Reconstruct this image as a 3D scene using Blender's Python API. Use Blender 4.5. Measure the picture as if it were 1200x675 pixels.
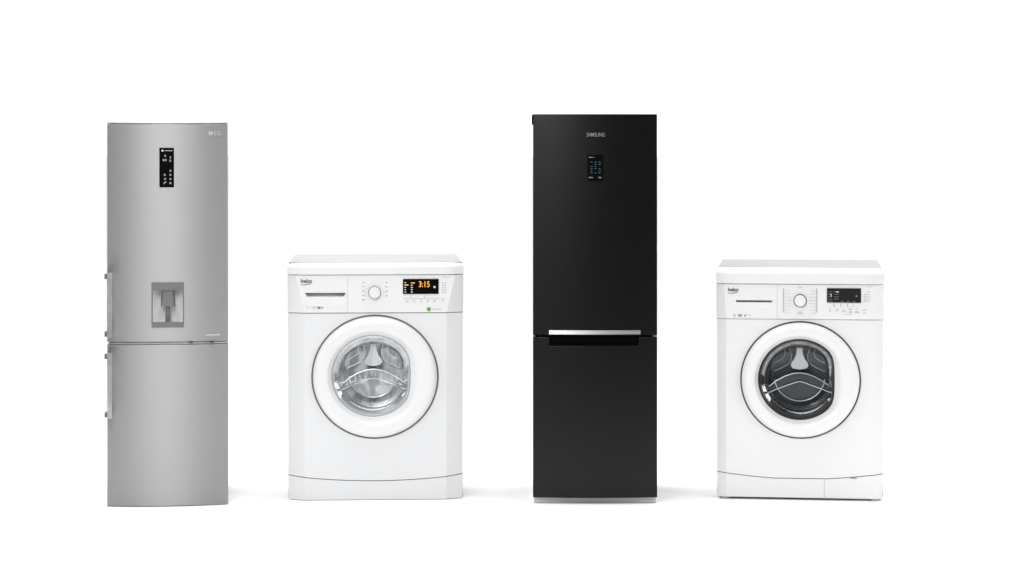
import bpy, bmesh, math, random
from mathutils import Vector, Matrix
from mathutils.geometry import tessellate_polygon
random.seed(4)
S = bpy.context.scene
for o in list(bpy.data.objects): bpy.data.objects.remove(o)
R = math.radians

# ------------------------------------------------------------------ camera
DCAM, HCAM, FPX = 9.5, 1.42, 2850.0          # distance of the washer fronts, lens height, focal length in photo pixels
cam = bpy.data.objects.new('camera', bpy.data.cameras.new('camera')); S.collection.objects.link(cam)
cam.location = (0, -DCAM, HCAM); cam.rotation_euler = (R(90), 0, 0)
cam.data.sensor_width = 36; cam.data.lens = 36*FPX/1200
cam.data.shift_y = -177.5/1200
cam.data.clip_end = 500; S.camera = cam

# ------------------------------------------------------------------ studio light
S.view_settings.view_transform = 'Standard'; S.view_settings.look = 'None'
S.view_settings.exposure = 0.0; S.view_settings.gamma = 1.0
w = bpy.data.worlds.new('World'); S.world = w; w.use_nodes = True
nt = w.node_tree; nt.nodes.clear()
tc = nt.nodes.new('ShaderNodeTexCoord'); sp = nt.nodes.new('ShaderNodeSeparateXYZ')
mr = nt.nodes.new('ShaderNodeMapRange'); mr.interpolation_type = 'SMOOTHSTEP'
mr.inputs['From Min'].default_value = -0.12; mr.inputs['From Max'].default_value = 0.15
mr.inputs['To Min'].default_value = 0.10; mr.inputs['To Max'].default_value = 2.0
bg = nt.nodes.new('ShaderNodeBackground'); out = nt.nodes.new('ShaderNodeOutputWorld')
bg.inputs['Color'].default_value = (1, 1, 1, 1)
nt.links.new(tc.outputs['Generated'], sp.inputs[0]); nt.links.new(sp.outputs['Y'], mr.inputs['Value'])
nt.links.new(mr.outputs[0], bg.inputs['Strength']); nt.links.new(bg.outputs[0], out.inputs[0])

def area(name, loc, target, sx, sy, power):
    l = bpy.data.lights.new(name, 'AREA'); l.shape = 'RECTANGLE'; l.size = sx; l.size_y = sy; l.energy = power
    o = bpy.data.objects.new(name, l); S.collection.objects.link(o); o.location = loc
    o.rotation_euler = (Vector(target)-Vector(loc)).to_track_quat('-Z', 'Y').to_euler(); return o
area('key_softbox', (-0.80, -3.8, 2.62), (-0.75, 0, 0.9), 1.2, 1.4, 58)
area('strip_fill', (-1.6, -3.2, 2.55), (0.1, 0, 1.1), 0.5, 1.3, 22)  # added lamp, lifts the sheen on the black fridge's left edge
area('overhead_fill', (0, -0.4, 5.0), (0, 0.2, 0), 7.0, 4.0, 260)  # added lamp, pushes the floor up to clean white
area('side_fill', (6.0, -4.4, 2.4), (1.0, 0, 0.5), 2.2, 2.8, 122)  # added fill, evens out the right washer's front
area('left_fill', (-6.2, -3.2, 2.2), (-0.6, 0, 0.6), 2.2, 2.8, 82)  # added fill for the left washer's front

# ------------------------------------------------------------------ materials
def mat(name, col, rough=0.4, metal=0.0, spec=0.5, aniso=0.0, coat=0.0, emit=0.0, noise=0.0, nscale=40, bump=0.0, stretch=None):
    m = bpy.data.materials.new(name); m.use_nodes = True; n = m.node_tree; b = n.nodes['Principled BSDF']
    c = (*col, 1) if len(col) == 3 else col
    b.inputs['Base Color'].default_value = c; b.inputs['Roughness'].default_value = rough
    b.inputs['Metallic'].default_value = metal; b.inputs['Specular IOR Level'].default_value = spec
    b.inputs['Anisotropic'].default_value = aniso; b.inputs['Coat Weight'].default_value = coat
    b.inputs['Coat Roughness'].default_value = 0.15
    if emit: b.inputs['Emission Color'].default_value = c; b.inputs['Emission Strength'].default_value = emit
    if noise or bump:
        t = n.nodes.new('ShaderNodeTexCoord'); mp = n.nodes.new('ShaderNodeMapping'); nz = n.nodes.new('ShaderNodeTexNoise')
        if stretch: mp.inputs['Scale'].default_value = stretch
        nz.inputs['Scale'].default_value = nscale; nz.inputs['Detail'].default_value = 4
        n.links.new(t.outputs['Object'], mp.inputs[0]); n.links.new(mp.outputs[0], nz.inputs['Vector'])
        if noise:
            r = n.nodes.new('ShaderNodeMapRange'); r.inputs['From Min'].default_value = 0.3; r.inputs['From Max'].default_value = 0.7
            r.inputs['To Min'].default_value = rough*(1-noise); r.inputs['To Max'].default_value = rough*(1+noise)
            n.links.new(nz.outputs['Fac'], r.inputs['Value']); n.links.new(r.outputs[0], b.inputs['Roughness'])
        if bump:
            bp = n.nodes.new('ShaderNodeBump'); bp.inputs['Strength'].default_value = bump; bp.inputs['Distance'].default_value = 0.002
            n.links.new(nz.outputs['Fac'], bp.inputs['Height']); n.links.new(bp.outputs[0], b.inputs['Normal'])
    return m
def tangent_z(m):
    n = m.node_tree; t = n.nodes.new('ShaderNodeTangent'); t.direction_type = 'RADIAL'; t.axis = 'Z'
    n.links.new(t.outputs[0], n.nodes['Principled BSDF'].inputs['Tangent']); n.nodes['Principled BSDF'].inputs['Anisotropic Rotation'].default_value = 0.25; return m
def glass_mat(name, tint, refl=0.5, rough=0.03):
    m = bpy.data.materials.new(name); m.use_nodes = True; n = m.node_tree; n.nodes.clear()
    o = n.nodes.new('ShaderNodeOutputMaterial'); mx = n.nodes.new('ShaderNodeMixShader')
    t = n.nodes.new('ShaderNodeBsdfTransparent'); g = n.nodes.new('ShaderNodeBsdfGlossy'); f = n.nodes.new('ShaderNodeFresnel')
    f.inputs['IOR'].default_value = 1.5; t.inputs['Color'].default_value = (*tint, 1); g.inputs['Roughness'].default_value = rough
    k = n.nodes.new('ShaderNodeMath'); k.operation = 'MULTIPLY'; k.inputs[1].default_value = refl
    n.links.new(f.outputs[0], k.inputs[0]); n.links.new(k.outputs[0], mx.inputs[0]); n.links.new(t.outputs[0], mx.inputs[1]); n.links.new(g.outputs[0], mx.inputs[2])
    n.links.new(mx.outputs[0], o.inputs[0]); return m
M = {}
M['floor'] = mat('white_paper', (0.97,)*3, 0.9, spec=0.0, noise=0.05)
M['steel'] = tangent_z(mat('brushed_steel', (0.41, 0.41, 0.415), 0.59, 1.0, aniso=0.85, noise=0.04, nscale=60, stretch=(1, 1, 30)))
M['plinth_grey'] = mat('plinth_grey', (0.62, 0.62, 0.625), 0.6, noise=0.1)
M['mount_grey'] = mat('mount_dark_grey', (0.13, 0.13, 0.135), 0.4, noise=0.1)
M['niche'] = mat('dispenser_light_plastic', (0.78, 0.78, 0.77), 0.45, noise=0.1)
M['bar_grey'] = mat('dispenser_grey_plastic', (0.15, 0.155, 0.15), 0.4, noise=0.1)
M['ink_soft'] = mat('soft_grey_print', (0.30, 0.30, 0.30), 0.5, noise=0.1)
M['steel_dark'] = mat('satin_steel_dark', (0.42, 0.42, 0.425), 0.35, 1.0, noise=0.1)
M['steel_light'] = mat('satin_steel_light', (0.8, 0.8, 0.8), 0.3, 0.9, noise=0.1)
M['steel_grip'] = mat('handle_steel', (0.66, 0.66, 0.665), 0.35, 1.0, noise=0.1)
M['cab_grey'] = mat('cabinet_grey', (0.35, 0.35, 0.355), 0.5, noise=0.1)
M['black_glass'] = mat('black_glass', (0.003, 0.003, 0.004), 0.12, spec=0.15, noise=0.1)
M['black_paint'] = tangent_z(mat('black_brushed_steel', (0.001, 0.001, 0.0012), 0.36, spec=0.30, aniso=0.3, noise=0.05, nscale=90))
M['black_plastic'] = mat('black_plastic', (0.002, 0.002, 0.0022), 0.25, spec=0.12, noise=0.1)
M['chrome'] = mat('chrome', (0.42, 0.42, 0.43), 0.42, 1.0, noise=0.1)
M['ink_light'] = mat('light_print', (0.75, 0.75, 0.75), 0.5, noise=0.1)
M['ink_logo'] = mat('pale_silver_print', (0.44, 0.44, 0.44), 0.45, noise=0.1)
M['ink_silver'] = mat('silver_print', (0.22, 0.22, 0.22), 0.45, noise=0.1)
M['ink_led'] = mat('lit_white_symbols', (0.6, 0.62, 0.66), 0.5, emit=0.1, noise=0.1)
M['ink_blue'] = mat('lit_blue_symbols', (0.03, 0.085, 0.10), 0.5, emit=0.1, noise=0.1)
M['ink_dim'] = mat('unlit_grey_symbols', (0.16, 0.165, 0.17), 0.5, noise=0.1)
M['amber'] = mat('lit_amber_digits', (0.85, 0.38, 0.015), 0.5, emit=0.35, noise=0.1)
M['white'] = mat('white_enamel', (0.655, 0.66, 0.667), 0.35, spec=0.35, noise=0.05)
M['white2'] = mat('bright_white_enamel', (0.735, 0.735, 0.735), 0.38, spec=0.3, noise=0.05)
M['white_plastic'] = mat('white_plastic', (0.69, 0.69, 0.695), 0.3, spec=0.4, noise=0.05)
M['white_plastic2'] = mat('bright_white_plastic', (0.745, 0.745, 0.745), 0.3, spec=0.4, noise=0.05)
M['top1'] = mat('worktop_shaded_white', (0.36, 0.36, 0.365), 0.6, spec=0.1, noise=0.08)  # white top greyed in its colour to stand for dimmer light from above
M['top2'] = mat('worktop_shaded_grey', (0.325, 0.33, 0.333), 0.6, spec=0.1, noise=0.08)  # same shade put into the colour of the second worktop
M['seam'] = mat('seam_grey', (0.16, 0.16, 0.165), 0.6, noise=0.1)
M['gap1'] = mat('door_gap_mid_grey', (0.11, 0.11, 0.113), 0.6, noise=0.1)
M['gap'] = mat('door_gap_grey', (0.06, 0.06, 0.062), 0.6, noise=0.1)
M['ink'] = mat('dark_grey_print', (0.12, 0.12, 0.135), 0.6, noise=0.1)
M['ink_mid'] = mat('grey_print', (0.30, 0.30, 0.31), 0.6, noise=0.1)
M['ink_pale'] = mat('pale_grey_print', (0.50, 0.50, 0.51), 0.6, noise=0.1)
M['ink_bluegrey'] = mat('blue_grey_print', (0.26, 0.33, 0.37), 0.6, noise=0.1)
M['green'] = mat('green_print', (0.10, 0.30, 0.04), 0.6, noise=0.1)
M['green_pale'] = mat('pale_green_print', (0.42, 0.58, 0.36), 0.6, noise=0.1)
M['lcd_grey'] = mat('dark_display_glass', (0.018, 0.019, 0.02), 0.2, spec=0.3, noise=0.1)
M['rubber'] = mat('dark_rubber', (0.012, 0.012, 0.013), 0.35, spec=0.4, noise=0.1)
M['rubber_pale'] = mat('pale_grey_rubber', (0.42, 0.44, 0.47), 0.25, spec=0.6, noise=0.1)
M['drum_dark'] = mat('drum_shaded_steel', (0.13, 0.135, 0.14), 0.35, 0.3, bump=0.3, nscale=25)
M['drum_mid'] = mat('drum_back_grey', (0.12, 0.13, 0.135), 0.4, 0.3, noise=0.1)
M['drum_black'] = mat('drum_black', (0.02, 0.021, 0.022), 0.25, 0.0, noise=0.1)
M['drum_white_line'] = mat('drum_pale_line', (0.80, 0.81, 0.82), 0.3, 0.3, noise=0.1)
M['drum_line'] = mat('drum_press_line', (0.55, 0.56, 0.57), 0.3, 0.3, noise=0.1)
M['reflection_white'] = mat('reflection_white', (0.9, 0.9, 0.91), 0.35, noise=0.1)  # pale colour of the reflection built inside the dark drum
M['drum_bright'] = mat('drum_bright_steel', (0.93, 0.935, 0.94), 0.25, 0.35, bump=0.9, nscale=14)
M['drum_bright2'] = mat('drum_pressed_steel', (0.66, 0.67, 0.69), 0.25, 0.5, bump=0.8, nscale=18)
def reflection_noise(m, lo, hi, sc, st):
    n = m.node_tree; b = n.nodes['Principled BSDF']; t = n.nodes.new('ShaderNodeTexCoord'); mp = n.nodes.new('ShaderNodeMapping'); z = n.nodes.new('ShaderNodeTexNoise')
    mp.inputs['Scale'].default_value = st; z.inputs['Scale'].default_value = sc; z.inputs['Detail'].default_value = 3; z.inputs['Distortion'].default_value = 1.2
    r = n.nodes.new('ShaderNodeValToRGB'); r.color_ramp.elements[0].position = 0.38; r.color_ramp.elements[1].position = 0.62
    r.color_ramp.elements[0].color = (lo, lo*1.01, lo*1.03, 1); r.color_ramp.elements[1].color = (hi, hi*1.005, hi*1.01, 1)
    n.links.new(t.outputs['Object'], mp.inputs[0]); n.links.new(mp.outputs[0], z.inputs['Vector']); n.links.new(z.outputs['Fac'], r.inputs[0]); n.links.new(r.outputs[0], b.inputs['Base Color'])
reflection_noise(M['drum_bright'], 0.50, 1.0, 16, (1, 1, 0.6)); reflection_noise(M['drum_bright2'], 0.40, 0.90, 30, (1.4, 1, 0.7))  # base-colour noise painted in for the streaky reflections in the bright drum
M['glass_edge'] = mat('thick_glass_edge', (0.70, 0.73, 0.76), 0.08, 0.5, noise=0.1)
M['glass_edge_dark'] = mat('smoked_glass_edge', (0.03, 0.032, 0.035), 0.3, 0.0, spec=0.4, noise=0.1)
M['glass'] = glass_mat('door_glass_clear', (0.97, 0.98, 0.99))
M['glass_dark'] = glass_mat('door_glass_smoke', (0.86, 0.88, 0.9))

# ------------------------------------------------------------------ mesh helpers
def link(name, bm, m, parent=None, wn=True, sharp=38, bevel=0):
    if bevel:
        es = [e for e in bm.edges if len(e.link_faces) == 2 and e.calc_face_angle(0) > R(40)]
        bmesh.ops.bevel(bm, geom=es, offset=bevel, segments=2, affect='EDGES', profile=0.6, clamp_overlap=True)
    bmesh.ops.recalc_face_normals(bm, faces=bm.faces)
    for e in bm.edges:
        if len(e.link_faces) == 2 and e.calc_face_angle(0) > R(sharp): e.smooth = False
    for f in bm.faces: f.smooth = True
    me = bpy.data.meshes.new(name); bm.to_mesh(me); bm.free(); me.materials.append(m)
    o = bpy.data.objects.new(name, me); S.collection.objects.link(o)
    if parent: o.parent = parent
    if wn:
        md = o.modifiers.new('wn', 'WEIGHTED_NORMAL'); md.keep_sharp = True; md.weight = 60
    return o
def add_box(bm, x0, x1, y0, y1, z0, z1):
    vs = [bm.verts.new(v) for v in [(x0,y0,z0),(x1,y0,z0),(x1,y1,z0),(x0,y1,z0),(x0,y0,z1),(x1,y0,z1),(x1,y1,z1),(x0,y1,z1)]]
    for f in [(0,3,2,1),(4,5,6,7),(0,1,5,4),(1,2,6,5),(2,3,7,6),(3,0,4,7)]: bm.faces.new([vs[i] for i in f])
def box(name, m, parent, x0, x1, y0, y1, z0, z1, bevel=0.0):
    bm = bmesh.new(); add_box(bm, x0, x1, y0, y1, z0, z1); return link(name, bm, m, parent, bevel=bevel)
def sheet_bm(outline, holes=(), y0=0.0, thick=0.01, bevel=0.0, cuts=(), disp=None, bm=None, segs=3):
    """outline/holes: lists of (x, z). A solid plate whose front lies at y0, optionally cut and bent by disp(x, z)."""
    b = bmesh.new()
    polys = [[Vector((x, z, 0)) for x, z in outline]] + [[Vector((x, z, 0)) for x, z in h] for h in holes]
    flat = [p for q in polys for p in q]
    vs = [b.verts.new((p.x, y0, p.y)) for p in flat]
    for t in tessellate_polygon(polys):
        if len(set(t)) == 3:
            try: b.faces.new([vs[i] for i in t])
            except ValueError: pass
    r = bmesh.ops.extrude_face_region(b, geom=list(b.faces))
    for v in r['geom']:
        if isinstance(v, bmesh.types.BMVert): v.co.y += thick
    bmesh.ops.recalc_face_normals(b, faces=b.faces)
    if bevel:
        es = [e for e in b.edges if len(e.link_faces) == 2 and e.calc_face_angle(0) > R(50) and (e.verts[0].co.y < y0+1e-5 and e.verts[1].co.y < y0+1e-5)]
        bmesh.ops.bevel(b, geom=es, offset=bevel, segments=segs, affect='EDGES', profile=0.5, clamp_overlap=True)
    for c in cuts:
        co, no = c if isinstance(c, tuple) else (Vector((c, 0, 0)), Vector((1, 0, 0)))
        bmesh.ops.bisect_plane(b, geom=list(b.verts)+list(b.edges)+list(b.faces), plane_co=co, plane_no=no)
    if disp:
        for v in b.verts: v.co.y += disp(v.co.x, v.co.z)
    if bm is None: return b
    me = bpy.data.meshes.new('tmp'); b.to_mesh(me); b.free(); bm.from_mesh(me); bpy.data.meshes.remove(me); return bm
def rrect(x0, x1, z0, z1, r=0.0, n=5):
    if r <= 0: return [(x0,z0),(x1,z0),(x1,z1),(x0,z1)]
    p = []
    for cx, cz, a0 in ((x1-r,z0+r,-90),(x1-r,z1-r,0),(x0+r,z1-r,90),(x0+r,z0+r,180)):
        for i in range(n+1):
            a = R(a0+90*i/n); p.append((cx+r*math.cos(a), cz+r*math.sin(a)))
    return p
def tube_bm(pts, r, bm=None, n=8, flat=1.0):
    bm = bm or bmesh.new(); pts = [Vector(p) for p in pts]; rings = []
    for i, p in enumerate(pts):
        d = (pts[min(i+1, len(pts)-1)]-pts[max(i-1, 0)]).normalized()
        a = Vector((0, 1, 0)); s = d.cross(a)
        if s.length < 1e-4: a = Vector((1, 0, 0)); s = d.cross(a)
        s.normalize(); u = s.cross(d).normalized()
        rr = r if not callable(r) else r(i/(len(pts)-1))
        rings.append([bm.verts.new(p+s*rr*math.cos(2*math.pi*k/n)+u*rr*flat*math.sin(2*math.pi*k/n)) for k in range(n)])
    for i in range(len(rings)-1):
        for k in range(n): bm.faces.new((rings[i][k], rings[i][(k+1)%n], rings[i+1][(k+1)%n], rings[i+1][k]))
    bm.faces.new(rings[0]); bm.faces.new(list(reversed(rings[-1]))); return bm
def rings_bm(rings, closed_last=False, bm=None):
    """loft a list of closed rings (each a list of points)"""
    bm = bm or bmesh.new(); V = [[bm.verts.new(p) for p in r] for r in rings]; n = len(V[0])
    for a, b in zip(V, V[1:]):
        for k in range(n): bm.faces.new((a[k], a[(k+1)%n], b[(k+1)%n], b[k]))
    if closed_last: bm.faces.new(V[-1])
    return bm
def lathe_y(profile, cx, cz, n=96, zs=1.0, closed_last=False, bm=None):
    return rings_bm([[(cx+r*math.cos(2*math.pi*k/n), y, cz+r*zs*math.sin(2*math.pi*k/n)) for k in range(n)] for r, y in profile], closed_last, bm)
def text_bm(s, size, x, z, y, width=None, thick=0.0006, disp=None, bold=0.0, bm=None, align='LEFT', height=None):
    c = bpy.data.curves.new('t', 'FONT'); c.body = s; c.size = size; c.extrude = thick; c.offset = bold; c.align_x = 'LEFT'; c.resolution_u = 6
    o = bpy.data.objects.new('t', c); S.collection.objects.link(o)
    dg = bpy.context.evaluated_depsgraph_get(); me = bpy.data.meshes.new_from_object(o.evaluated_get(dg))
    bpy.data.objects.remove(o); bpy.data.curves.remove(c)
    xs = [v.co.x for v in me.vertices]; ys = [v.co.y for v in me.vertices]
    x0, x1, b0, b1 = min(xs), max(xs), min(ys), max(ys)
    kx = (width/(x1-x0)) if width else 1.0; kz = (height/(b1-b0)) if height else kx
    for v in me.vertices:
        vx = x+(v.co.x-x0)*kx; vz = z+(v.co.y-b0)*kz
        v.co = (vx, y-v.co.z+(disp(vx, vz) if disp else 0), vz)
    bm = bm or bmesh.new(); bm.from_mesh(me); bpy.data.meshes.remove(me); return bm

class App:
    """One appliance: photo pixels to its own front plane; placed and turned to face the lens like in a product shot."""
    def __init__(s, name, cx, base, label, cat, group):
        s.cx, s.base = cx, base; s.D = HCAM*FPX/(base-160.0); s.U = s.D/FPX
        s.root = bpy.data.objects.new(name, None); S.collection.objects.link(s.root)
        x = (cx-600)*s.U
        s.root.location = (x, s.D-DCAM, 0); s.root.rotation_euler = (0, 0, -math.atan2(x, s.D))
        s.root['label'] = label; s.root['category'] = cat; s.root['group'] = group
        s.root.empty_display_size = 0.2
    def X(s, px): return (px-s.cx)*s.U
    def Z(s, py): return (s.base-py)*s.U
    def R(s, x0, x1, y0, y1, r=0): return rrect(s.X(x0), s.X(x1), s.Z(y1), s.Z(y0), r*s.U)
    def marks(s, name, m, parent, rects, y, disp=None, t=0.0006):
        # neighbouring strokes make one mark; marks that stand apart become parts of their own
        cl = []
        for r_ in rects:
            near = [g for g in cl if any(r_[0]-2.6 < q[1] and q[0]-2.6 < r_[1] and r_[2]-4.2 < q[3] and q[2]-4.2 < r_[3] for q in g)]
            cl = [g for g in cl if g not in near]+[[r_]+[q for g in near for q in g]]
        if len(cl) > 1:
            for g in cl: o = s.marks(name, m, parent, g, y, disp, t)
            return o
        bm = bmesh.new()
        for (x0, x1, y0, y1) in rects:
            c = disp(s.X((x0+x1)/2), s.Z((y0+y1)/2)) if disp else 0
            add_box(bm, s.X(x0), s.X(x1), y-t+c, y+t+c, s.Z(y1), s.Z(y0))
        return link(name, bm, m, parent, wn=False)

# ------------------------------------------------------------------ floor
bm = bmesh.new(); vs = [bm.verts.new(v) for v in ((-60,-1.8,0),(60,-1.8,0),(60,160,0),(-60,160,0))]; bm.faces.new(vs)
fl = link('floor', bm, M['floor'], wn=False); fl['kind'] = 'structure'

# ================================================================== steel fridge freezer
A = App('refrigerator', 196.5, 592.6, 'tall stainless steel fridge freezer with a water dispenser and two bar handles',
        'refrigerator', 'fridge freezers standing in the row'); U = A.U; rt = A.root
rt.rotation_euler.z *= 0.85; HW = 70.5*U; BOW = 0.028
def bow1(x, z): return -BOW*(1-min(1.0, (x/HW)**2))
cuts = [HW*(-1+2*i/28) for i in range(1, 28)]
box('cabinet', M['cab_grey'], rt, -HW+2*U, HW-2*U, 0.062, 0.52, 0.014, A.Z(144.5), 0.003)
# upper door with the dispenser opening
hole = A.R(179, 214.6, 333, 379)
ud = link('upper_door', sheet_bm(A.R(126, 266.8, 145.2, 400.2), [hole], 0, 0.06, 0.0045, cuts, bow1), M['steel'], rt)
ld = link('lower_door', sheet_bm(A.R(126.3, 267, 403.2, 592.2), [], 0, 0.06, 0.0045, cuts, bow1), M['steel'], rt)
link('top_cap', sheet_bm(A.R(126.2, 266.6, 143.2, 144.9), [], 0.001, 0.056, 0.001, cuts, bow1), M['steel_dark'], rt)
link('door_trim', sheet_bm(A.R(128, 266.4, 400.9, 402.6), [], 0.0015, 0.05, 0.0005, cuts, bow1), M['steel_light'], rt)
A.marks('hinge_slot', M['gap'], rt, [(221.5, 226, 400.3, 401.8), (245.5, 250.5, 400.3, 401.8)], -0.0012, bow1, 0.0025)
# dispenser
yf = bow1(0, 0)
df = link('dispenser_frame', sheet_bm(A.R(178.2, 215.4, 330.3, 383, 0.6), [A.R(179.4, 214.2, 339.6, 376.8)], yf-0.001, 0.012, 0.0003), M['bar_grey'], rt)
bm = bmesh.new()                                      # recess: a curved niche behind the frame
n = 24; pts = []
for i in range(n+1):
    a = math.pi*i/n; pts.append((-17.6*U*math.cos(a)+A.X(196.8), yf+0.011+0.050*math.sin(a)))
lo = [bm.verts.new((x, y, A.Z(377.2))) for x, y in pts]; hi = [bm.verts.new((x, y, A.Z(339.2))) for x, y in pts]
for i in range(n): bm.faces.new((lo[i], lo[i+1], hi[i+1], hi[i]))
bm.faces.new(lo); bm.faces.new(list(reversed(hi)))
link('niche', bm, M['niche'], df)
# spout block, tapered
def taper(name, m, par, xt0, xt1, xb0, xb1, yt, yb, y0, y1, bv=0.001):
    bm = bmesh.new(); P = []
    for y in (y0, y1): P += [bm.verts.new(v) for v in ((A.X(xb0), y, A.Z(yb)), (A.X(xb1), y, A.Z(yb)), (A.X(xt1), y, A.Z(yt)), (A.X(xt0), y, A.Z(yt)))]
    for f in ((0,1,2,3),(7,6,5,4),(0,4,5,1),(1,5,6,2),(2,6,7,3),(3,7,4,0)): bm.faces.new([P[i] for i in f])
    return link(name, bm, m, par, bevel=bv)
taper('spout', M['bar_grey'], df, 190.6, 203.2, 191.4, 202.6, 339.8, 358.8, yf+0.006, yf+0.03)
taper('spout_arm', M['gap'], df, 189.7, 190.9, 188.7, 190.2, 339.8, 358.6, yf+0.012, yf+0.03, 0)
taper('spout_arm', M['gap'], df, 203.0, 204.2, 203.8, 205.3, 339.8, 358.6, yf+0.012, yf+0.03, 0)
taper('lever', M['mount_grey'], df, 194.2, 199.3, 193.8, 199.8, 358.6, 376.9, yf+0.02, yf+0.035)
# display
dp = link('display_panel', sheet_bm(A.R(187, 204, 173.2, 219.2, 0.8), [], yf-0.0016, 0.004, 0.0006), M['black_glass'], rt)
yd = yf-0.0022
ic = [(193.2, 202.3, 176.0, 177.0)]
for (cx_, cy_, s_) in ((193.9,182.5,1),(192,187.6,1.3),(194.6,187.6,1),(199.8,184.4,.9),(199.6,188.3,1.1),(199.8,200,1.1),(193.3,204.8,1.2),(199.8,204.8,1.1),(193.6,209.7,1.1),(199.9,209.7,1.1),(192.6,214.4,.9),(194.5,213.4,.7),(199.9,214.4,1.3)):
    ic += [(cx_-s_, cx_+s_, cy_-1.1, cy_-0.5), (cx_-s_*.5, cx_+s_*.5, cy_-0.5, cy_+0.5), (cx_-s_, cx_+s_, cy_+0.5, cy_+1.0)]
A.marks('display_symbols', M['ink_soft'], dp, ic, yd)
link('display_symbols', lathe_y([(1.1*U, yd), (1.1*U, yd-0.0006)], A.X(190.6), A.Z(176.5), 20, closed_last=True), M['ink_light'], dp, wn=False)
# emblem and letters
bm = lathe_y([(2.7*U, -0.0004+bow1(A.X(246.6), 0)), (2.7*U, -0.0022+bow1(A.X(246.6), 0))], A.X(246.6), A.Z(156.3), 28, closed_last=True)
text_bm('LG', 0.02, A.X(250.8), A.Z(158.8), -0.0012, width=8.2*U, height=5.0*U, disp=bow1, bold=0.0005, bm=bm)
link('logo', bm, M['ink_logo'], rt, wn=False)
A.marks('emblem_line', M['ink_silver'], rt, [(245.8, 246.4, 154.6, 158), (246.4, 248.2, 157.4, 158)], bow1(A.X(246.6), 0)-0.0026)
A.marks('small_print', M['ink_light'], rt, [(240.5+i*1.9, 241.9+i*1.9, 392.3, 393.1) for i in range(9)], -0.0004, bow1)
# handles
def handle(y0, y1):
    bm = sheet_bm(A.R(127.2, 132.7, y0, y1, 0.4), [], 0, 0.012, 0.0055); 
    for v in bm.verts: v.co.y += bow1(A.X(130), 0)-0.052
    h = link('handle', bm, M['steel_grip'], rt)
    for yy in (y0+1.2, y1-7.2):
        bm = bmesh.new(); add_box(bm, A.X(124.0), A.X(127.6), bow1(A.X(128), 0)-0.046, -0.0005, A.Z(yy+6), A.Z(yy))
        link('mount', bm, M['mount_grey'], h, bevel=0.0015)
handle(318.6, 394); handle(411.6, 488)
for sx in (-1, 1):
    for yy in (0.09, 0.47): link('foot', lathe_y([(0.018, 0)], 0, 0, 4) if False else tube_bm([(sx*0.19, yy, 0), (sx*0.19, yy, 0.016)], 0.016, n=16), M['black_plastic'], rt)

# ================================================================== black fridge freezer
A = B = App('refrigerator', 697.4, 590.0, 'tall glossy black fridge freezer with a chrome strip handle, between two white washers',
            'refrigerator', 'fridge freezers standing in the row'); U = B.U; rt = B.root
rt.rotation_euler.z += R(2.0); HW2 = 72.9*U; BOW2 = 0.020
def bow2(x, z): return -BOW2*(1-min(1.0, (x/HW2)**2))
cuts2 = [HW2*(-1+2*i/28) for i in range(1, 28)]
box('cabinet', M['black_paint'], rt, -HW2+2*U, HW2-2*U, 0.066, 0.52, 0.028, B.Z(135.2), 0.003)
link('upper_door', sheet_bm(B.R(624.6, 770.2, 133.6, 392.9), [B.R(644, 749.5, 387.4, 391.9)], 0, 0.064, 0.003, cuts2, bow2), M['black_paint'], rt)
lo_ = [(624.6, 582.9), (770.2, 582.9), (770.2, 394.7), (748.6, 394.7), (748.6, 405), (643.6, 405), (643.6, 394.7), (624.6, 394.7)]
link('lower_door', sheet_bm([(B.X(x), B.Z(y)) for x, y in lo_], [], 0, 0.064, 0.003, cuts2, bow2), M['black_paint'], rt)
pk = box('handle_pocket', M['black_plastic'], rt, B.X(642), B.X(750), 0.010, 0.062, B.Z(407), B.Z(394.2))
link('pocket_lip', sheet_bm(B.R(645.2, 747.4, 403.4, 405.2, 0.5), [], 0.004, 0.02, 0.001, cuts2, bow2), M['black_plastic'], pk)
zh = B.Z(389)
hd = link('handle', sheet_bm(B.R(643.2, 750.4, 386.6, 391.3, 0.6), [], -0.008, 0.016, 0.0015, cuts2, lambda x, z: bow2(x, z)+(z-zh)*0.27), M['chrome'], rt)
B.marks('small_print', M['ink_mid'], hd, [(727.8+i*2.2, 729.4+i*2.2, 388.4, 389.8) for i in range(9)], -0.0086, bow2)
link('hinge_cover', sheet_bm(B.R(623.0, 626.4, 134.2, 146.4, 1.0), [], 0.004, 0.03, 0.002), M['black_plastic'], rt)
box('door_hinge', M['chrome'], rt, B.X(765.4), B.X(769.8), -0.002, 0.05, B.Z(394.2), B.Z(393.1))
box('door_stop', M['black_plastic'], rt, B.X(627), B.X(629.6), -0.010, 0.05, B.Z(394.6), B.Z(392.0), 0.0008)
# plinth and feet
bm = bmesh.new(); P = []
for z, i in ((0.0015, 0), (B.Z(583.4), 1)):
    P += [bm.verts.new(v) for v in ((-HW2+1.0*U, 0.02, z), (HW2-1.0*U-3*U*0, 0.02, z), (HW2-4*U, 0.5, z), (-HW2+4*U, 0.5, z))]
for f in ((3,2,1,0),(4,5,6,7),(0,1,5,4),(1,2,6,5),(2,3,7,6),(3,0,4,7)): bm.faces.new([P[i] for i in f])
link('plinth', bm, M['plinth_grey'], rt, bevel=0.001)
link('foot', tube_bm([(B.X(634), 0.035, 0), (B.X(634), 0.035, 0.02)], 0.013, n=16), M['black_plastic'], rt)
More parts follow.
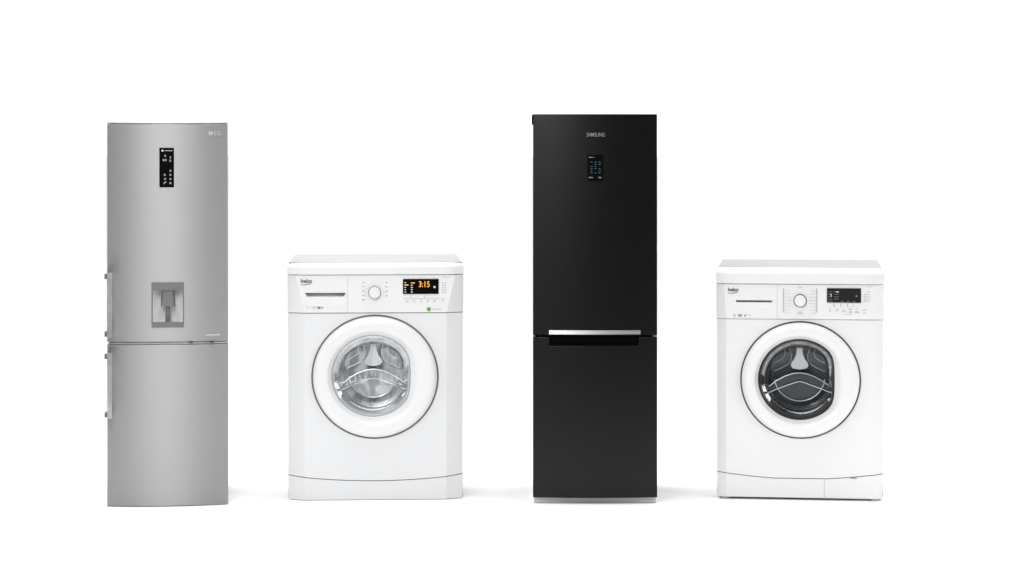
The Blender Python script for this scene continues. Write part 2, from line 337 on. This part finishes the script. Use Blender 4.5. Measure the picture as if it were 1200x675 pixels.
# display and wordmark
yf = bow2(0, 0)
dp = link('display_panel', sheet_bm(B.R(688.2, 706.4, 181.2, 212, 0.6), [], yf-0.0014, 0.004, 0.0005), M['black_glass'], rt)
yd = yf-0.002
B.marks('display_symbols', M['ink_dim'], dp, [(690, 693, 183.6, 185), (694, 696.5, 184, 184.8), (689.5, 694.6, 207.2, 208.6), (701, 704.6, 207.2, 208.6)], yd)
bl = []
for r_ in range(6):
    for c_ in range(3):
        if (r_*3+c_) % 5 == 3: continue
        x_ = 691.6+c_*4.8; y_ = 189.6+r_*2.5; bl.append((x_, x_+2.6, y_, y_+0.7))
B.marks('display_symbols', M['ink_blue'], dp, bl, yd)
link('logo', text_bm('SAMSUNG', 0.02, B.X(687.4), B.Z(160.1), -0.0012, width=21*U, height=4.6*U, disp=bow2, bold=0.0001), M['ink_silver'], rt, wn=False)

# ================================================================== washing machines
def polar(cx, cz, f, y, n=120, zs=1.0):
    r = []
    for k in range(n):
        a = 2*math.pi*k/n; q = f(a); yy = y(a) if callable(y) else y
        r.append((cx+q*math.cos(a), yy, cz+q*zs*math.sin(a)))
    return r
def washer(c):
    A = App('washing_machine', c['cx'], c['base'], c['label'], 'washing machine', 'white washing machines standing in the row')
    U = A.U; rt = A.root; W = c['white']; WP = c['plastic']
    hw = c['hw']*U; che = c['chamf']*U; DEP = 0.66
    x0, x1 = c['cx']-c['hw'], c['cx']+c['hw']
    slope = c['chd']/(hw-che)
    def bend(x, z): return max(0.0, abs(x)-che)*slope
    pb0, pb1 = c['pc_top']*U, c['pc_bot']*U; zt, zb = A.Z(c['lid']), A.Z(c['panel'])
    def bendp(x, z):
        t = min(1, max(0, (z-zb)/(zt-zb))); e = pb1+(pb0-pb1)*t; return max(0.0, abs(x)-e)*c['chd']/(hw-e)
    # cabinet: sides, back and bottom as an open carcass behind the front
    ztop = A.Z(c['lid']+0.4)
    bm = bmesh.new()
    s = hw-0.6*U; t = 0.012; zc = A.Z(c['kick']-0.5)
    add_box(bm, -s, -s+t, 0.062, DEP, zc, ztop); add_box(bm, s-t, s, 0.062, DEP, zc, ztop)
    add_box(bm, -s+t, s-t, DEP-t, DEP, zc, ztop); add_box(bm, -s+t, s-t, 0.062, DEP-t, zc, zc+t)
    link('cabinet', bm, W, rt)
    # worktop: lip, rounded nose and flat top
    zn, zT = A.Z(c['lid']), A.Z(c['nose'])
    prof = [(0.010, zn), (-0.004, zn), (-0.008, zn+0.003), (-0.008, zn+(zT-zn)*0.62)]
    for i in range(1, 9):
        a = R(90*i/8); ry = c['ry']; rz = (zT-zn)*0.38
        prof.append((-0.008+ry*(1-math.cos(a)), zn+(zT-zn)*0.62+rz*math.sin(a)))
    prof += [(0.3, zT), (DEP-0.01, zT), (DEP, zT-0.006), (DEP, zn)]
    bm = bmesh.new(); rows = []
    NX = 28
    for i in range(NX+1):
        u = -1+2*i/NX; x = u*hw*1.0
        rd = 0.0 if abs(u) < 1 else 0.0
        back = c['chd']*1.15*max(0.0, abs(u)-0.86)/0.14
        back *= 0.7
        rows.append([bm.verts.new((x, y+(back if y < 0.25 else 0)*(1-max(0, y)/0.25), z)) for y, z in prof])
    for a, b in zip(rows, rows[1:]):
        for k in range(len(prof)-1): bm.faces.new((a[k], b[k], b[k+1], a[k+1]))
        bm.faces.new((a[-1], b[-1], b[0], a[0]))
    bm.faces.new(rows[0]); bm.faces.new(list(reversed(rows[-1])))
    wt = link('worktop', bm, WP, rt, bevel=0.0)
    # inset top board
    bm = bmesh.new(); iy0 = c['inset']; e0 = hw-1.4*U
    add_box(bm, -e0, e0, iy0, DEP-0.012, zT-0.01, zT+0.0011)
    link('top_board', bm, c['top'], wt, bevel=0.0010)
    if c['lidline']:
        link('lid_seam', sheet_bm(A.R(x0+0.6, x1-0.6, c['lid']-0.1, c['lid']+0.7), [], 0.002, 0.05, 0, [-che, che], bend), M['seam'], rt)
    # control panel with drawer pocket opening
    g = c['grip']; gh = [(A.X(g[0]+g[4]), A.Z(g[3])), (A.X(g[1]-g[4]), A.Z(g[3])), (A.X(g[1]), A.Z(g[2])), (A.X(g[0]), A.Z(g[2]))]
    sl = lambda sgn: (Vector((sgn*pb0, 0, zt)), Vector((zb-zt, 0, sgn*(pb0-pb1))).normalized())
    cutp = [sl(1), sl(-1)]
    gp = sheet_bm(A.R(x0+0.2, x1-0.2, c['lid']+0.6, c['panel']-0.3), [gh], -0.002, 0.02, 0.0015, cutp, bendp)
    cp = link('control_panel', gp, WP, rt, sharp=14)
    # drawer pocket
    dr = bmesh.new()
    X0, X1, Z0, Z1 = A.X(g[0])-0.002, A.X(g[1])+0.002, A.Z(g[3])-0.001, A.Z(g[2])+0.001
    a = [dr.verts.new(v) for v in ((X0, 0.0175, Z0), (X1, 0.0175, Z0), (X1, 0.0175, Z1), (X0, 0.0175, Z1))]
    b = [dr.verts.new(v) for v in ((X0+0.004, 0.030, Z0+0.006), (X1-0.004, 0.030, Z0+0.006), (X1-0.004, 0.030, Z1+0.003), (X0+0.004, 0.030, Z1+0.003))]
    for i in range(4): dr.faces.new((a[i], a[(i+1)%4], b[(i+1)%4], b[i]))
    dr.faces.new(b)
    dwr = link('detergent_drawer', sheet_bm(A.R(*c['scoop'], 1.8), [[(x, z) for x, z in rrect(A.X(g[0])-0.5*U, A.X(g[1])+0.5*U, A.Z(g[3])-0.3*U, A.Z(g[2])+0.3*U)]], -0.0032, 0.004, 0.0012), WP, rt)
    link('drawer_pocket', dr, c['pocket'], dwr)
    A.marks('drawer_seam', M['ink_pale'], rt, [(c['dseam'], c['dseam']+0.45, c['lid']+1.2, c['panel']-1)], -0.0024)
    # panel bottom seam strip
    link('panel_seam', sheet_bm(A.R(x0+0.8, x1-0.8, c['panel']-0.6, c['panel']+1.0), [], 0.003, 0.05, 0, [-che, che], bend), c['seam'], rt)
    # front panel with door hole and curved lower edge
    dx, dz = A.X(c['door'][0]), A.Z(c['door'][1]); RO = c['door'][2]*U; zs = c['door'][3]/c['door'][2]
    k0, k1, kf = c['kseam']                # y at sides, y at middle, flat half width
    def seamy(px):
        d = abs(px-c['cx']); 
        if kf: return k1-(k1-k0)*max(0, (d-kf)/(c['hw']-kf))**1.25
        return k1-(k1-k0)*(d/c['hw'])**2
    xs = [x0+0.6+(x1-x0-1.2)*i/40 for i in range(41)]
    outl = [(A.X(x), A.Z(seamy(x)-0.45)) for x in xs] + [(A.X(x1-0.6), A.Z(c['panel']+0.6)), (A.X(x0+0.6), A.Z(c['panel']+0.6))]
    hol = [(dx+RO*0.9*math.cos(R(a)), dz+RO*0.9*zs*math.sin(R(a))) for a in range(0, 360, 5)]
    link('front_panel', sheet_bm(outl, [hol], 0, 0.03, 0.0012, [-che, che], bend), W, rt, sharp=14)
    outk = [(A.X(x), A.Z(seamy(x)+0.45)) for x in reversed(xs)] + [(A.X(x0+c['kin']), A.Z(c['kick'])), (A.X(x1-c['kin']), A.Z(c['kick']))]
    kp = link('kick_plate', sheet_bm(outk, [], -0.001, 0.03, 0.0012, [-che, che], bend), W, rt, sharp=14)
    outs = [(A.X(x), A.Z(seamy(x)-0.9)) for x in reversed(xs)] + [(A.X(x), A.Z(seamy(x)+0.9)) for x in xs]
    link('kick_seam', sheet_bm(outs, [], 0.006, 0.02, 0, [-che, che], bend), M['gap'], rt)
    if c['filter']:
        A.marks('filter_seam', M['ink_pale'], kp, [(965.3, 966.0, 561.4, 582.6)], -0.0014)
        fc = A.marks('filter_latch', M['ink_mid'], kp, [(996.2, 1003.4, 558.4, 560.2)], -0.0016)
    # feet
    for sx in (-1, 1):
        for yy in (c['footy'], 0.58):
            xx = sx*(hw-10*U)
            f = link('foot', tube_bm([(xx, yy, 0), (xx, yy, A.Z(c['kick'])-0.0006)], 0.019, n=20), c['foot'], rt, wn=False)
            link('foot_pad', tube_bm([(xx, yy, 0.0), (xx, yy, 0.004)], 0.021, n=20), M['cab_grey'], f, wn=False)
    # ---- door
    ocx = A.X(c['glass'][0])-dx; ocz = A.Z(c['glass'][1])-dz; RG = c['glass'][2]*U; CUT = (c['glass'][3]-c['door'][0])*U
    def opening(rad):
        # distance from the door centre to the D-shaped opening (a circle about the glass centre, cut by a soft vertical line)
        def f(a):
            ca, sa = math.cos(a), math.sin(a)
            bq = ca*ocx+sa*ocz; q = bq+math.sqrt(max(0, bq*bq-(ocx*ocx+ocz*ocz)+rad*rad))
            cut = CUT+(rad-RG)*0.8
            if ca > 0.05:
                v = cut/ca; p = 14.0
                if cut > 0: q = (q**-p+v**-p)**(-1/p)
            return q
        return f
    n = 144
    circ = lambda q: (lambda a: q)
    def mixf(f, g, t): return lambda a: f(a)*(1-t)+g(a)*t
    op = opening(RG)
    YC = -c['crown']
    seq = [(circ(RO*0.975), 0.012), (circ(RO*0.975), 0.0), (circ(RO*0.970), YC*0.35), (circ(RO*0.955), YC*0.62), (circ(RO*0.93), YC*0.82), (circ(RO*0.90), YC*0.94), (circ(RO*0.865), YC)]
    mid = circ(RO*0.80)
    seq += [(mid, YC*0.97), (mixf(mid, op, 0.2), YC*0.93), (mixf(mid, op, 0.45), YC*0.84), (mixf(mid, op, 0.62), YC*0.70), (mixf(mid, op, 0.82), YC*0.36), (mixf(mid, op, 0.94), YC*0.14), (op, YC*0.06), (opening(RG-0.7*U), YC*0.02), (opening(RG-1.0*U), 0.02)]
    door = link('door', rings_bm([polar(dx, dz, f, y, n, zs) for f, y in seq]), WP, rt, sharp=60)
    # dark gap round the door
    link('door_gap', lathe_y([(RO*0.94, 0.002), (RO*0.94, -0.0012), (RO*0.995, -0.0022), (RO, -0.001), (RO, 0.004)], dx, dz, n, zs), c['gap'], rt)
    # thick glass edge inside the opening
    ri = [(opening(RG-0.9*U), 0.004), (opening(RG-1.6*U), 0.0), (opening(RG-3.2*U), 0.006), (opening(RG-4.6*U), 0.022)]
    link('glass_rim', rings_bm([polar(dx, dz, f, y, n, zs) for f, y in ri]), c['edge'], door)
    # bowl glass
    gx, gz = A.X(c['glass'][0]), A.Z(c['glass'][1])
    bw = [(opening(RG-3*U), 0.010), (opening(RG-5*U), 0.03), (opening(RG-9*U), 0.075), (opening(RG-12*U), 0.09), (opening(RG-20*U), 0.098), (opening(RG-34*U), 0.1), (opening(RG-48*U), 0.1)]
    link('door_glass', rings_bm([polar(dx, dz, f, y, n, zs) for f, y in bw], True), c['glassmat'], door)
    # ---- gasket and drum
    gk = [(RG+8*U, 0.03), (RG+1*U, 0.035), (RG-3.0*U, 0.045), (RG-4*U, 0.055), (RG-6*U, 0.06), (RG-7*U, 0.075), (RG-9*U, 0.078), (RG-9.5*U, 0.10)]
    link('gasket', lathe_y(gk, gx, gz, n), c['gasket'], rt)
    RD = RG-2*U
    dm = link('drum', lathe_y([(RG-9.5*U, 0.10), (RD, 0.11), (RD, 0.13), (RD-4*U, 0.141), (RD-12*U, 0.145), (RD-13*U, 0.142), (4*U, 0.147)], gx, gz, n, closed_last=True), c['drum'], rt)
    def G(px, py, y): return (gx+px*U, y, gz-py*U)
    # pressed ribs of the drum back
    for sx in (-1, 1):
        o1 = [(9*sx, -32), (8*sx, -20), (14*sx, -13), (24*sx, -8), (33*sx, -3), (36*sx, -9), (33*sx, -20), (24*sx, -29)]
        outline = []
        for i in range(len(o1)):                         # rounded outline by corner cutting
            p, q = o1[i], o1[(i+1) % len(o1)]
            outline += [(p[0]*.75+q[0]*.25, p[1]*.75+q[1]*.25), (p[0]*.25+q[0]*.75, p[1]*.25+q[1]*.75)]
        poly = [(gx+x*U*0.98, gz-y*U*0.98) for x, y in outline]
        pd = link('drum_paddle', sheet_bm(poly, [], 0.128, 0.06, 0.012), c['rib'], dm)
        link('paddle_bead', tube_bm([G(*p, 0.126) for p in [(12*sx, -33), (9.5*sx, -26), (10*sx, -19), (14*sx, -14), (21*sx, -10), (30*sx, -6)]], 0.6*U, n=8), c['line'], pd)
        link('paddle_bead', tube_bm([G(*p, 0.124) for p in [(18*sx, -33), (17*sx, -28), (18.5*sx, -23), (24*sx, -19), (30*sx, -16)]], 0.55*U, n=8), c['line'], pd)
    fl_ = [(-3.6, -35), (3.6, -35), (4.2, -27), (6.5, -21), (10, -16.5), (10.6, -13), (8, -9.5), (0, -8.2), (-8, -9.5), (-10.6, -13), (-10, -16.5), (-6.5, -21), (-4.2, -27)]
    link('reflection_wedge', sheet_bm([(gx+x*U, gz-y*U) for x, y in fl_], [], 0.108, 0.10, 0.010), c['lifter'], dm)  # bright reflection in the drum window, built as a raised wedge
    # stepped lower glass: two creases and an arc
    k = c['glassmark']
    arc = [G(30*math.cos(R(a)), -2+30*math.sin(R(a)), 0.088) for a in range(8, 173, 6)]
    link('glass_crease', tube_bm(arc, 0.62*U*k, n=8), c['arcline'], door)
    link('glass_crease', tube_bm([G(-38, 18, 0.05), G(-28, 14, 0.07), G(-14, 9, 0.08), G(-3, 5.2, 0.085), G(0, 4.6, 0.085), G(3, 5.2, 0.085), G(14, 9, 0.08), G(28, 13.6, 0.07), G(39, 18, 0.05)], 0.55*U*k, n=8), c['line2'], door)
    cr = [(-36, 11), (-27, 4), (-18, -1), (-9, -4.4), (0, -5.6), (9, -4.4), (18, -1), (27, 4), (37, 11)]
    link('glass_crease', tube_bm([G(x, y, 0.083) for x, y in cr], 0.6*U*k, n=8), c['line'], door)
    lens = [(x, y) for x, y in cr]+[(39, 17.2), (28, 12.6), (14, 8), (3, 4.2), (0, 3.6), (-3, 4.2), (-14, 8), (-28, 12.8), (-37, 17)]
    lens = [(gx+x*U*0.97, gz-y*U*0.97) for x, y in lens]
    link('glass_step', sheet_bm(lens, [], 0.101, 0.012, 0.003), c['band'], door)
    # lower disc seen through the sloped glass
    disc = [(gx+29.5*U*math.cos(R(a)), gz+(2*U)-29.5*U*math.sin(R(a))) for a in range(10, 171, 8)]
    disc += [(gx, gz-5.5*U)]
    link('drum_hub', sheet_bm(disc, [], 0.1065, 0.02, 0.004), c['hub'], dm)
    # logo
    lx, ly, lw, lh = c['logo']
    bm = text_bm('beko', 0.02, A.X(lx), A.Z(ly+lh), -0.0028, width=lw*U, height=lh*U, bold=0.0006)
    sw = [(lx-0.2, ly+lh+2.3), (lx+lw*0.55, ly+lh+1.5), (lx+lw*0.93, ly+lh+0.4), (lx+lw*0.96, ly+lh+0.8), (lx+lw*0.6, ly+lh+2.2), (lx+0.1, ly+lh+2.8)]
    sheet_bm([(A.X(x), A.Z(y)) for x, y in sw], [], -0.0030, 0.0008, bm=bm)
    link('logo', bm, M['ink'], rt, wn=False)
    # dial
    qx, qy, qr = c['dial']
    X, Z = A.X(qx), A.Z(qy)
    dl = link('program_dial', lathe_y([(qr*U*0.97, -0.002), (qr*U*0.97, -0.014), (qr*U*0.90, -0.019), (qr*U*0.80, -0.020), (qr*U*0.78, -0.0185), (qr*U*0.3, -0.0185)], X, Z, 48, closed_last=True), c['dialmat'], rt)
    link('dial_ring', lathe_y([(qr*U*1.0, -0.002), (qr*U*1.10, -0.0035), (qr*U*1.14, -0.002)], X, Z, 48), c['dring'], dl)
    return A, rt
W1 = dict(footy=0.08, arcline=M['drum_bright2'], chd=0.032, cx=440.2, base=586.0, hw=103.2, chamf=83, pc_top=93.5, pc_bot=83, lid=321.9, nose=308.0, ry=0.05, inset=0.03, panel=366.6,
    label='white washing machine with amber digits lit on its display, beside the steel fridge',
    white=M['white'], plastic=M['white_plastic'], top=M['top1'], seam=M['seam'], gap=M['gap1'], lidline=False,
    kick=585.4, kin=1.6, kseam=(556.6, 563.4, 0), filter=False, foot=M['cab_grey'],
    door=(439.6, 441.5, 74.6, 72.8), glass=(437.4, 440.4, 49.8, 482.3), crown=0.030,
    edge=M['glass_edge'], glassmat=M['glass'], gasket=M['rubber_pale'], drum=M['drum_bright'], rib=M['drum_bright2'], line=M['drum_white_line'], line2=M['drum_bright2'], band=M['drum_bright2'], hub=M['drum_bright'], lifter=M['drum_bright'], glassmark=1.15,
    grip=(358.2, 405.0, 343.0, 347.4, 2.0), scoop=(358.6, 404.6, 348.6, 358.4), pocket=M['white_plastic'], dseam=407.2,
    logo=(352.8, 326.6, 13.2, 4.6), dial=(439.0, 343.0, 6.9), dialmat=M['white_plastic'], dring=M['ink_mid'])
W1['scoop'] = (357.0, 406.2, 341.6, 358.6)
A, rt = washer(W1); U = A.U
def ringmarks(A, name, m, rt, cx, cy, rx, ry, n, y=-0.0026, skip=(), sz=0.8):
    A.marks(name, m, rt, [(cx+rx*math.sin(2*math.pi*i/n)-sz, cx+rx*math.sin(2*math.pi*i/n)+sz, cy-ry*math.cos(2*math.pi*i/n)-0.35, cy-ry*math.cos(2*math.pi*i/n)+0.35) for i in range(n) if i not in skip], y)
ringmarks(A, 'dial_markings', M['ink_pale'], rt, 439, 343, 10.4, 9.6, 16, sz=0.5)
A.marks('dial_markings', M['ink_mid'], rt, [(424.6, 427.2, y, y+0.8) for y in (330.6, 335.4, 340.6, 345.6)]+[(451.6, 454.2, y, y+0.8) for y in (330.6, 335.8, 341)]+[(424.4, 427.6, 350.4, 351.8), (452.4, 453.8, 345.6, 347.6)], -0.0026)
dp = link('display_screen', sheet_bm(A.R(472.2, 514, 327.0, 344.6, 0.7), [], -0.0046, 0.004, 0.0008), M['black_glass'], rt)
yd = -0.0052
link('display_digits', text_bm('3:15', 0.03, A.X(490.8), A.Z(336.6), yd, width=12.6*U, height=7.0*U, bold=0.0003), M['amber'], dp, wn=False)
A.marks('display_symbols', M['amber'], dp, [(473.8, 478.6, 333.4, 334.6), (482, 486, 331, 332.2)], yd)
A.marks('display_symbols', M['ink_led'], dp, [(474, 475.8, y, y+0.9) for y in (330.8, 336.3, 339, 341.8)]+[(481.4, 483.6, y, y+1.0) for y in (331.2, 333.8, 336.4, 339, 341.8)]+[(508, 510.2, 335.4, 337.6)], yd)
A.marks('panel_markings', M['ink_pale'], rt, [(472.6, 516, 350.2, 350.6), (481.4, 481.8, 346, 350), (497.4, 497.8, 346, 350)]
        +[(x, x+2.4, 352, 354.4) for x in (475.8, 484, 492.4, 500, 508)]+[(517, 520.6, 350.2, 351.4), (517.4, 520.2, 353.2, 354.2), (518.6, 526.4, 324.9, 325.6)], -0.0026)
A.marks('panel_markings', M['ink_mid'], rt, [(518.0, 519.6, y, y+0.8) for y in (331.4, 334.2, 337, 339.8, 342.4)]+[(520.8, 522.8, y, y+0.6) for y in (331.5, 334.3, 337.1, 339.9, 342.5)], -0.0026)
for i, x in enumerate((474.2, 482.6, 490.8, 499, 507.2)):
    link('button', sheet_bm(A.R(x, x+6.4, 346.6, 349.6, 0.6), [], -0.0040, 0.003, 0.0008), M['white_plastic'], rt)
link('eco_mark', lathe_y([(2.5*U, -0.0020), (2.5*U, -0.0028)], A.X(502.5), A.Z(362.6), 28, closed_last=True), M['green'], rt, wn=False)
A.marks('eco_lettering', M['green_pale'], rt, [(506.6+i*2.4, 508.4+i*2.4, 362.1, 363.1) for i in range(5)], -0.0026)
A.marks('drawer_markings', M['ink_pale'], rt, [(359.6, 361.6, 359.8, 361), (366, 370.6, 359.8, 361)], -0.0040)
A.marks('drawer_markings', M['ink'], rt, [(372.4, 375.2, 359.4, 361.4), (375.8, 379, 360, 360.7)], -0.0040)

W2 = dict(W1); W2.update(footy=0.022, gap=M['gap'], arcline=M['drum_line'], chd=0.018, cx=937.2, base=586.2, hw=97.6, chamf=86, pc_top=88, pc_bot=86, lid=332.9, nose=314.6, ry=0.055, inset=0.055, panel=374.2,
    label='white washing machine with a blank dark display and dark drum, beside the black fridge',
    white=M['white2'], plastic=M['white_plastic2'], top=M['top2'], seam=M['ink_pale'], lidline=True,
    kick=583.3, kin=2.4, kseam=(554.2, 560.7, 30), filter=True, foot=M['cab_grey'],
    door=(938.0, 445.2, 70.4, 69.0), glass=(937.0, 444.8, 49.2, 978.6), crown=0.034,
    edge=M['glass_edge_dark'], glassmat=M['glass_dark'], gasket=M['rubber'], drum=M['drum_dark'], rib=M['drum_dark'], line=M['drum_line'], line2=M['glass_edge'], band=M['drum_mid'], hub=M['drum_mid'], lifter=M['reflection_white'], glassmark=1.0,
    grip=(862.4, 905.2, 352.4, 354.6, 1.2), scoop=(860.8, 906.4, 351.2, 361.6), pocket=M['white_plastic'], dseam=910.6,
    logo=(853.4, 337.6, 12.4, 4.4), dial=(937.7, 352.4, 6.9), dialmat=M['white_plastic2'], dring=M['gap'])
A, rt = washer(W2); U = A.U
rows = [338.6+i*2.55 for i in range(11)]
A.marks('dial_markings', M['ink_pale'], rt, [(919.6, 927.5-abs(i-3)*0.6, 340.6+i*3.7, 341.0+i*3.7) for i in range(8)]+[(947.5+abs(i-3)*0.6, 956.0, 340.6+i*3.7, 341.0+i*3.7) for i in range(8)]+
        [(935.4, 940, 336.4, 337.4), (934.6, 940.8, 367.2, 367.9), (935.4, 940, 365.6, 366.4)], -0.0026)
A.marks('dial_markings', M['ink_mid'], rt, [(917.6, 919.0, y, y+1.4) for y in rows]+[(956.2, 957.6, y, y+1.4) for y in rows], -0.0026)
ringmarks(A, 'dial_markings', M['ink_pale'], rt, 937.7, 352.4, 10.4, 10.4, 16, sz=0.3)
dp = link('display_screen', sheet_bm(A.R(968.8, 1008.2, 337.4, 354.2, 0.5), [], -0.0046, 0.004, 0.0006), M['lcd_grey'], rt)
A.marks('display_symbols', M['ink_dim'], dp, [(970, 975, y, y+0.5) for y in (341.4, 344.2, 347, 349.8, 352.2)]+[(977, 982.5, y, y+0.5) for y in (341.4, 344.2, 347.2, 349.8)]+[(1002, 1004, 345.6, 347.6)]+[(985+i*7, 988+i*7, 352.2, 352.8) for i in range(3)], -0.0052)
A.marks('display_symbols', M['ink_light'], dp, [(972.8, 974.2, 344.2, 345.2), (979.4, 982.4, 341.2, 342.2), (973.3, 973.7, 345.2, 347.8)], -0.0054)
for i, x in enumerate((969.4, 978.2, 985.6, 993.4, 1000.6)):
    link('button', sheet_bm(A.R(x, x+6.2, 355.4, 359.2, 0.5), [], -0.0040, 0.003, 0.0008), M['white_plastic2'], rt)
link('button', sheet_bm(A.R(1010, 1014.2, 355.6, 360, 1.0), [], -0.0040, 0.003, 0.0008), M['white_plastic2'], rt)
A.marks('panel_markings', M['ink_mid'], rt, [(x, x+0.5, 355.4, 359.6) for x in (977, 984.5, 992.3, 999.4)], -0.0026)
A.marks('panel_markings', M['ink_pale'], rt, [(971.6, 973.6, 361.6, 362.4), (971.2, 974, 363.6, 364.6), (979.6, 981.6, 361.2, 364.6), (985.6, 991, 364, 364.8), (987.4, 989.6, 362.6, 363.6),
        (994, 998.6, 361.4, 362.6), (995, 998, 364, 366.2), (1002.4, 1004.4, 361, 362.4), (1001, 1006, 364, 366.4), (1010.6, 1013.8, 362.2, 363.6), (1010.8, 1013.6, 365.4, 366.6),
        (988, 997.4, 367.4, 367.9), (1015, 1021.6, 334.9, 335.5)]+[(1014.4, 1018.6, y, y+0.7) for y in (341.4, 344.2, 346.8, 349.6, 352)], -0.0026)
A.marks('panel_markings', M['ink_mid'], rt, [(1011.4, 1013.8, y, y+0.8) for y in (344.2, 346.8, 349.6, 352)], -0.0026)
A.marks('drawer_markings', M['ink_pale'], rt, [(859.8, 862.4, 368.6, 371.8), (875.8, 879.6, 369, 369.6), (879, 879.6, 369.6, 371.8)], -0.0026)
A.marks('drawer_markings', M['ink_bluegrey'], rt, [(865.4, 869.8, 368.6, 371.8), (872.4, 874.8, 369, 371.4)], -0.0026)
